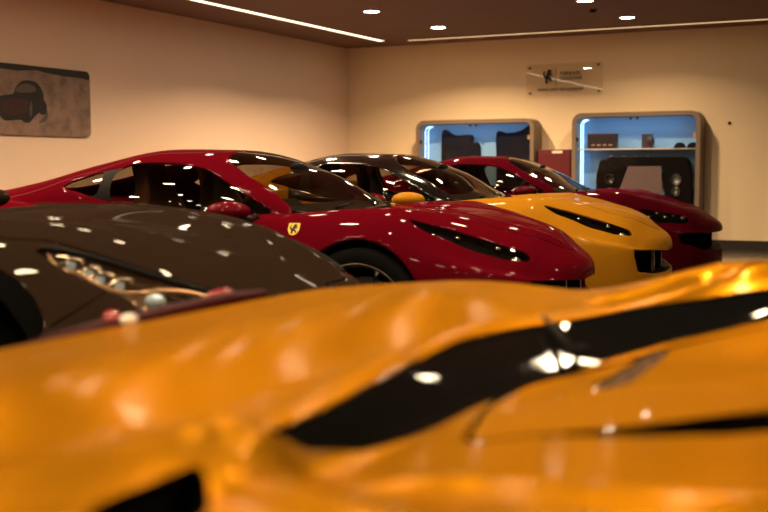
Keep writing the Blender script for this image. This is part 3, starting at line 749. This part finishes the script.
def lamp_sport(h,S,sd):
    N=S.normals(); c=S.V
    order=np.argsort(-c[:,0])
    for k,f in enumerate((.12,.30,.48,.66,.84)):
        p=c[order[int(f*(len(order)-1))]]-N[order[int(f*(len(order)-1))]]*.025
        o=ellipsoid('lamp_bulb',tuple(p),(.018,.016,.014) if k else (.03,.03,.025),M_chrome,h)
def lamp_gt(h,S,sd):
    # stepped row of bright cubes in bronze brackets, projector lens at the nose end
    def pt(s_,y_):
        i=np.argmin((S.V[:,0]+s_)**2+(np.abs(S.V[:,1])-y_)**2); return S.V[i],S.normals()[i]
    for k,(s_,y_) in enumerate(((.69,.652),(.644,.645),(.599,.640),(.550,.634),(.500,.625))):
        p,n=pt(s_,y_); p=p-n*.016
        o=box_obj('lamp_cube',tuple(p),(.022,.020,.022),M_blue if k else M_chrome,h,bevel=.003)
        bm=bmesh.new(); x,y,z=p; a=sd*-1
        tube(bm,[(x-.028,y+sd*.012,z+.006),(x-.018,y-sd*.030,z+.018),(x+.022,y-sd*.034,z+.016),(x+.030,y-sd*.012,z+.006)],.0045,6)
        bm_obj('lamp_bracket',bm,M_silver,h)
    pts=[]
    for s_,y_ in ((.73,.655),(.663,.675),(.60,.668),(.537,.662),(.48,.645),(.43,.61),(.39,.578),(.33,.52),(.26,.455)):
        p,n=pt(s_,y_-.008); pts.append(tuple(p-n*.010))
    up_=[]
    for s_,y_ in ((.76,.640),(.69,.612),(.58,.578),(.44,.537),(.338,.490),(.26,.42)):
        p,n=pt(s_,y_); up_.append(tuple(p+n*.001))
    bm=bmesh.new(); tube(bm,[tuple(q) for q in catmull(up_,4)],.0085,8); bm_obj('lamp_surround',bm,M_matblk,h,smooth=True)
    bm=bmesh.new(); tube(bm,[tuple(q) for q in catmull(pts,4)],[.004]*((len(pts)-4)*4)+[.008]*13,8); bm_obj('lamp_bezel',bm,M_bronze,h,smooth=True)
    p,n=pt(.40,.605); o=ellipsoid('projector_lens',tuple(p-n*.022),(.032,.026,.022),M_blue,h)
    for k,(s_,y_) in enumerate(((.44,.643),(.33,.59),(.35,.605),(.41,.645))):
        p,n=pt(s_,y_); bm=bmesh.new(); tube(bm,[tuple(p-n*.035),tuple(p-n*.012+np.array([.012,0,0]))],.006,6); bm_obj('reflector_rib',bm,M_bronze,h)

SP=dict(paint=M_red,axles=(1.06,3.70),arch=(.345,.375),mouth=[(-.01,.34),(-.01,.485),(.25,.502),(.5,.520),(.665,.535),(.675,.49),(.64,.375),(.43,.350)],
 struts=(-.20,.20),strut_m=M_chrome,lamp=[(.838,.773),(.69,.715),(.505,.645),(.362,.604),(.278,.555),(.275,.60),(.36,.678),(.483,.724),(.625,.760),(.74,.790)],lampfill=lamp_sport,
 hole=[(1.36,-.01),(1.42,.42),(1.56,.60),(1.80,.66),(2.95,.70),(2.95,-.01)],
 hood=[(.165,-.10),(.165,.04),(.187,.114),(.228,.175),(.284,.283),(.364,.395),(.458,.450),(.570,.440),(.678,.430),(.85,.45),(1.10,.52),(1.24,.50),(1.29,.30),(1.30,-.10)],
 windscreen=[(1.0,-.01),(1.0,.80),(1.50,.80),(1.535,.655),(1.68,.610),(1.843,.572),(2.0,.485),(2.085,.29),(2.11,-.01)],
 sidewin=[(1.625,.850),(1.759,.933),(1.923,1.018),(2.083,1.088),(2.351,1.118),(2.58,1.092),(2.575,.915),(2.509,.882),(2.196,.850),(1.85,.844)],
 quarter=[(2.69,1.062),(2.675,.935),(2.80,.955),(2.935,.988),(2.81,1.040)],
 pillar=[(2.52,.89),(2.53,1.10),(2.74,1.060),(2.73,.935)],
 rearwin=[(2.85,-.01),(2.85,.40),(3.65,.34),(3.65,-.01)],mirror=(1.74,.985,.868),cowl=1.32,badge=(1.425,.872,.775))
red=car('red_sports_car','glossy red coupe in the row between grey car and black-roofed yellow car',-1.64,5.70,SPORT,SPORT_CAN,.80,SP)
SY=dict(SP); SY.update(paint=M_yel,roof=M_blk,roofcol=2.75,seat=M_dkleather)
yel=car('yellow_sports_car','yellow coupe with black roof parked beyond the red coupe',-1.71,7.98,SPORT,SPORT_CAN,.80,SY)
# far red car: lower nose, taller mouth, wider lamp
def lower(T):
    o=[]
    for s,p in T:
        k=.05*max(0,1-abs(s-.45)/.9)
        o.append((s,[(y*(1.03 if s<.6 else 1),z-(k if i<6 else 0)*(1 if z>.5 else .3)) for i,(y,z) in enumerate(p)]))
    return o
SR=dict(SP); SR.update(paint=M_red2,seat=M_dkleather,lamp=[(.73,.815),(.522,.691),(.34,.610),(.315,.655),(.38,.73),(.50,.790),(.60,.845),(.68,.850)],
 mouth=[(-.01,.33),(-.01,.485),(.22,.485),(.76,.500),(.835,.490),(.825,.41),(.62,.337),(.15,.324)],struts=())
far=car('far_red_sports_car','deep red coupe farthest back, nose before the right display case',-1.83,10.72,lower(SPORT),SPORT_CAN,.80,SR)
# dark grey tourer on the left
SG=dict(paint=M_gry,housing=M_housing,axles=(.96,3.72),arch=(.42,.42),arch_z=.42,seat=M_dkleather,
 mouth=[(-.01,.24),(-.01,.46),(.30,.46),(.45,.45),(.50,.38),(.42,.26)],struts=(),
 lamp=[(.755,.662),(.693,.622),(.581,.588),(.441,.547),(.338,.500),(.25,.43),(.222,.43),(.24,.50),(.276,.562),(.354,.646),(.449,.652),(.537,.664),(.663,.676)],lampfill=lamp_gt,
 hole=[(1.92,-.01),(2.05,.45),(2.2,.60),(2.5,.66),(3.35,.70),(3.35,-.01)],
 hood=[(.18,-.10),(.18,.10),(.20,.30),(.27,.40),(.34,.475),(.441,.525),(.59,.568),(.741,.598),(.869,.655),(1.0,.675),(1.40,.67),(1.68,.56),(1.78,-.10)],
 windscreen=[(1.5,-.01),(1.5,.80),(2.17,.80),(2.24,.66),(2.5,.55),(2.70,.30),(2.72,-.01)],
 sidewin=[(2.32,.95),(2.5,1.02),(2.72,1.09),(2.95,1.13),(3.2,1.13),(3.25,.95),(2.8,.94)],
 quarter=[(3.36,1.10),(3.36,.96),(3.6,.98),(3.55,1.05)],pillar=[(3.18,.96),(3.18,1.13),(3.42,1.10),(3.42,.96)],
 rearwin=[(3.4,-.01),(3.4,.40),(4.1,.34),(4.1,-.01)],mirror=(2.32,.99,.95),cowl=1.84,badge=(1.70,.885,.80))
SG['lampfill']=lamp_gt
gry=car('grey_sports_car','dark grey long-bonnet sports car at left with clear stepped headlight',-1.65,2.95,GT,GT_CAN,.86,SG)
for ch in list(gry.children):
    if ch.name.split('.')[0] in ('cabin_tub','dashboard','instrument_hood','steering_wheel','seat','interior_mirror'): ch.location.x-=.62
# shut line and raised wing line of the grey car
def on_body(T,s_,y_):
    q=pchip([a[0] for a in T],[0]*len(T),s_)
    S=[(pchip([a[0] for a in T],[a[1][k][0] for a in T],s_),pchip([a[0] for a in T],[a[1][k][1] for a in T],s_)) for k in range(8)]
    c=catmull(S,12); c=c[:60]; i=np.argmin(np.abs(c[:,0]-abs(y_))); return (-s_,math.copysign(c[i,0],y_),float(c[i,1]))
bm=bmesh.new()
tube(bm,[on_body(GT,s,y) for s,y in ((.60,-.81),(.57,-.76),(.54,-.71),(.515,-.668))],.0025,6); bm_obj('bumper_seam',bm,M_dark,gry)

# ---------------------------------------------------------------- near yellow car
def near_car():
    t=empty('near_yellow_car',(.8,1.57,0),label='large satin yellow car body blurred in the foreground, with a black glass band',cat='car')
    O=np.array([.8,1.57,0])
    S=fore_surface(); S.V=S.V
    def plan(poly,n=4,hi=.6):
        p=catmull(poly,n,closed=True) if n else np.array(poly)
        return lambda V:np.where(V[:,2]>hi,poly_sd(V[:,:2],p),1.)
    def loc(Sf): return Surf(Sf.V-O,Sf.F)
    band=[(-.655,1.015),(-.664,1.147),(-.681,1.281),(-.698,1.42),(-.722,1.602),(-.728,1.788),(-.69,1.98),(-.60,2.10),(-.516,2.181),(-.418,2.268),(-.323,2.375),(-.20,2.49),(-.16,2.40),(-.306,2.266),(-.381,2.179),(-.47,2.07),(-.539,1.913),(-.560,1.769),(-.583,1.66),(-.597,1.535),(-.603,1.444),(-.603,1.351),(-.610,1.252),(-.628,1.135),(-.64,1.05)]
    g,S=S.split(plan(band,3)); gl=surf_obj('glass_band',loc(g.offset(-.004)),M_nearglass,t)
    slit=[(-.45,1.287),(-.373,1.330),(-.293,1.402),(-.2,1.490),(.2,1.86),(.25,1.74),(-.182,1.372),(-.253,1.331),(-.339,1.302)]
    g,S=S.split(plan(slit,3)); surf_obj('deck_slot',loc(g.rim(-.05)),M_dark,t)
    tri=[(-.658,.895),(-.662,.83),(-.660,.74),(-.62,.68),(-.585,.70),(-.588,.78),(-.600,.829),(-.627,.869)]
    g,S=S.split(plan(tri,3)); surf_obj('corner_opening',loc(g.rim(-.06)),M_dark,t)
    gr=[(-.481,1.656),(-.489,1.769),(-.488,1.993),(-.452,2.058),(-.446,2.03),(-.442,1.875),(-.433,1.722),(-.446,1.65)]
    g,S=S.split(plan(gr,4)); surf_obj('deck_grille',loc(g.offset(-.004)),M_grille,t)
    deck=[(-.500,1.262),(-.523,1.278),(-.551,1.379),(-.582,1.50),(-.585,1.605),(-.578,1.678),(-.552,1.78),(-.510,1.92),(-.44,2.07),(-.30,2.20),(-.10,2.36),(.3,2.44),(.3,2.0),(.02,1.75),(-.16,1.56),(-.28,1.425),(-.37,1.345),(-.455,1.295)]
    df=plan(deck,4); dk,S=S.split(df); _,S=S.split(lambda V:df(V)-.010)
    surf_obj('deck_panel',loc(dk),M_fore2,t); surf_obj('deck_gap',loc(dk.offset(-.012)),M_dark,t)
    for s_ in (-.55,2.15):
        _,S=S.split(lambda V:np.where((V[:,2]<.70)&(np.abs(V[:,1]-1.57)>.6),(np.hypot(V[:,0]-s_,V[:,2]-.345)-.385),1.))
    surf_obj('body_shell',loc(S),M_fore,t)
    for s_ in (-.55,2.15):
        for sd in (-1,1):
            bm=bmesh.new(); A=[];B=[]
            for k in range(25):
                a=math.pi*(-.2)+math.pi*1.4*k/24; x=s_-.8+.39*math.cos(a); z=.345+.39*math.sin(a)
                A.append(bm.verts.new((x,sd*.96,z))); B.append(bm.verts.new((x,sd*.62,z)))
            for k in range(24): bm.faces.new((A[k],A[k+1],B[k+1],B[k]))
            bm.faces.new(B); bm_obj('wheel_arch_liner',bm,M_dark,t,smooth=True)
    wheel_set(t,1.35,-1.35,.345,M_alloy)
    # wiper arm lying over the glass band
    def P(x,y,d=.010): return (x-O[0],y-O[1],float(fore_h(x,y))+d)
    w=bpy.data.objects.new('wiper',None); link(w,t)
    bm=bmesh.new(); tube(bm,[P(-.672,2.005,.012),P(-.61,1.918,.016),P(-.562,1.845,.018)],[.005,.006,.008]); bm_obj('wiper_arm',bm,M_matblk,w,smooth=True)
    for q,r in ((P(-.560,1.875,.024),.011),(P(-.553,1.815,.012),.011)): ellipsoid('pivot_cap',q,(r,r,r*.8),M_matblk,w)
    # red lamp strip along the tail edge
    bm=bmesh.new(); pts=[(-1.405,1.38),(-1.415,1.60),(-1.42,1.80),(-1.41,2.02),(-1.395,2.16)]
    tube(bm,[(x-O[0],y-O[1],z) for (x,y),z in zip(pts,(.775,.785,.790,.798,.800))],[.010,.016,.018,.017,.010],10)
    l=bm_obj('tail_lamp_strip',bm,M_dkredlens,t,smooth=True)
    ellipsoid('red_reflector',(-1.42-O[0],1.665-O[1],.803),(.012,.022,.014),M_redlens,l)
    ellipsoid('clear_reflector',(-1.40-O[0],1.69-O[1],.797),(.014,.022,.012),M_whitelens,l)
    ellipsoid('red_reflector',(-1.425-O[0],2.03-O[1],.812),(.010,.05,.010),M_redlens,l)
    box_obj('underfloor',(0,0,.17),(3.6,1.1,.03),M_dark,t)
    return t
M_nearglass=mat('black_glass',(.004,.004,.004),.04,spec=.12,ior=1.45)
M_fore2=paint('glossy_yellow_paint',(.32,.138,.009),metal=.62,rough=.38,flake=.03,coat=.16,coatr=.04,spec=0.)
M_fore2.node_tree.nodes['Principled BSDF'].inputs['Specular Tint'].default_value=(1,.60,.12,1)
near_car()

# ---------------------------------------------------------------- world, camera, exposure
w=bpy.data.worlds.new('world'); scn.world=w; w.use_nodes=True; w.node_tree.nodes['Background'].inputs[0].default_value=(.02,.012,.008,1); w.node_tree.nodes['Background'].inputs[1].default_value=.2
cd=bpy.data.cameras.new('camera'); cam=bpy.data.objects.new('camera',cd); COL.objects.link(cam); scn.camera=cam
f,yaw,pit,roll,h=1122.,.4664,.0786,-.003,1.087
cd.sensor_width=36; cd.lens=f/768*36; cd.clip_start=.02
fw=Vector((-math.sin(yaw)*math.cos(pit),math.cos(yaw)*math.cos(pit),-math.sin(pit))); r0=Vector((math.cos(yaw),math.sin(yaw),0)); u0=r0.cross(fw)
rr=r0*math.cos(roll)+u0*math.sin(roll); uu=-r0*math.sin(roll)+u0*math.cos(roll)
cam.matrix_world=Matrix(((rr.x,uu.x,-fw.x,0),(rr.y,uu.y,-fw.y,0),(rr.z,uu.z,-fw.z,h),(0,0,0,1)))
cd.dof.use_dof=True; cd.dof.focus_distance=7.2; cd.dof.aperture_fstop=2.3
vs=scn.view_settings; vs.view_transform='Standard'; vs.look='None'; vs.exposure=0.0; vs.gamma=1; vs.use_curve_mapping=False
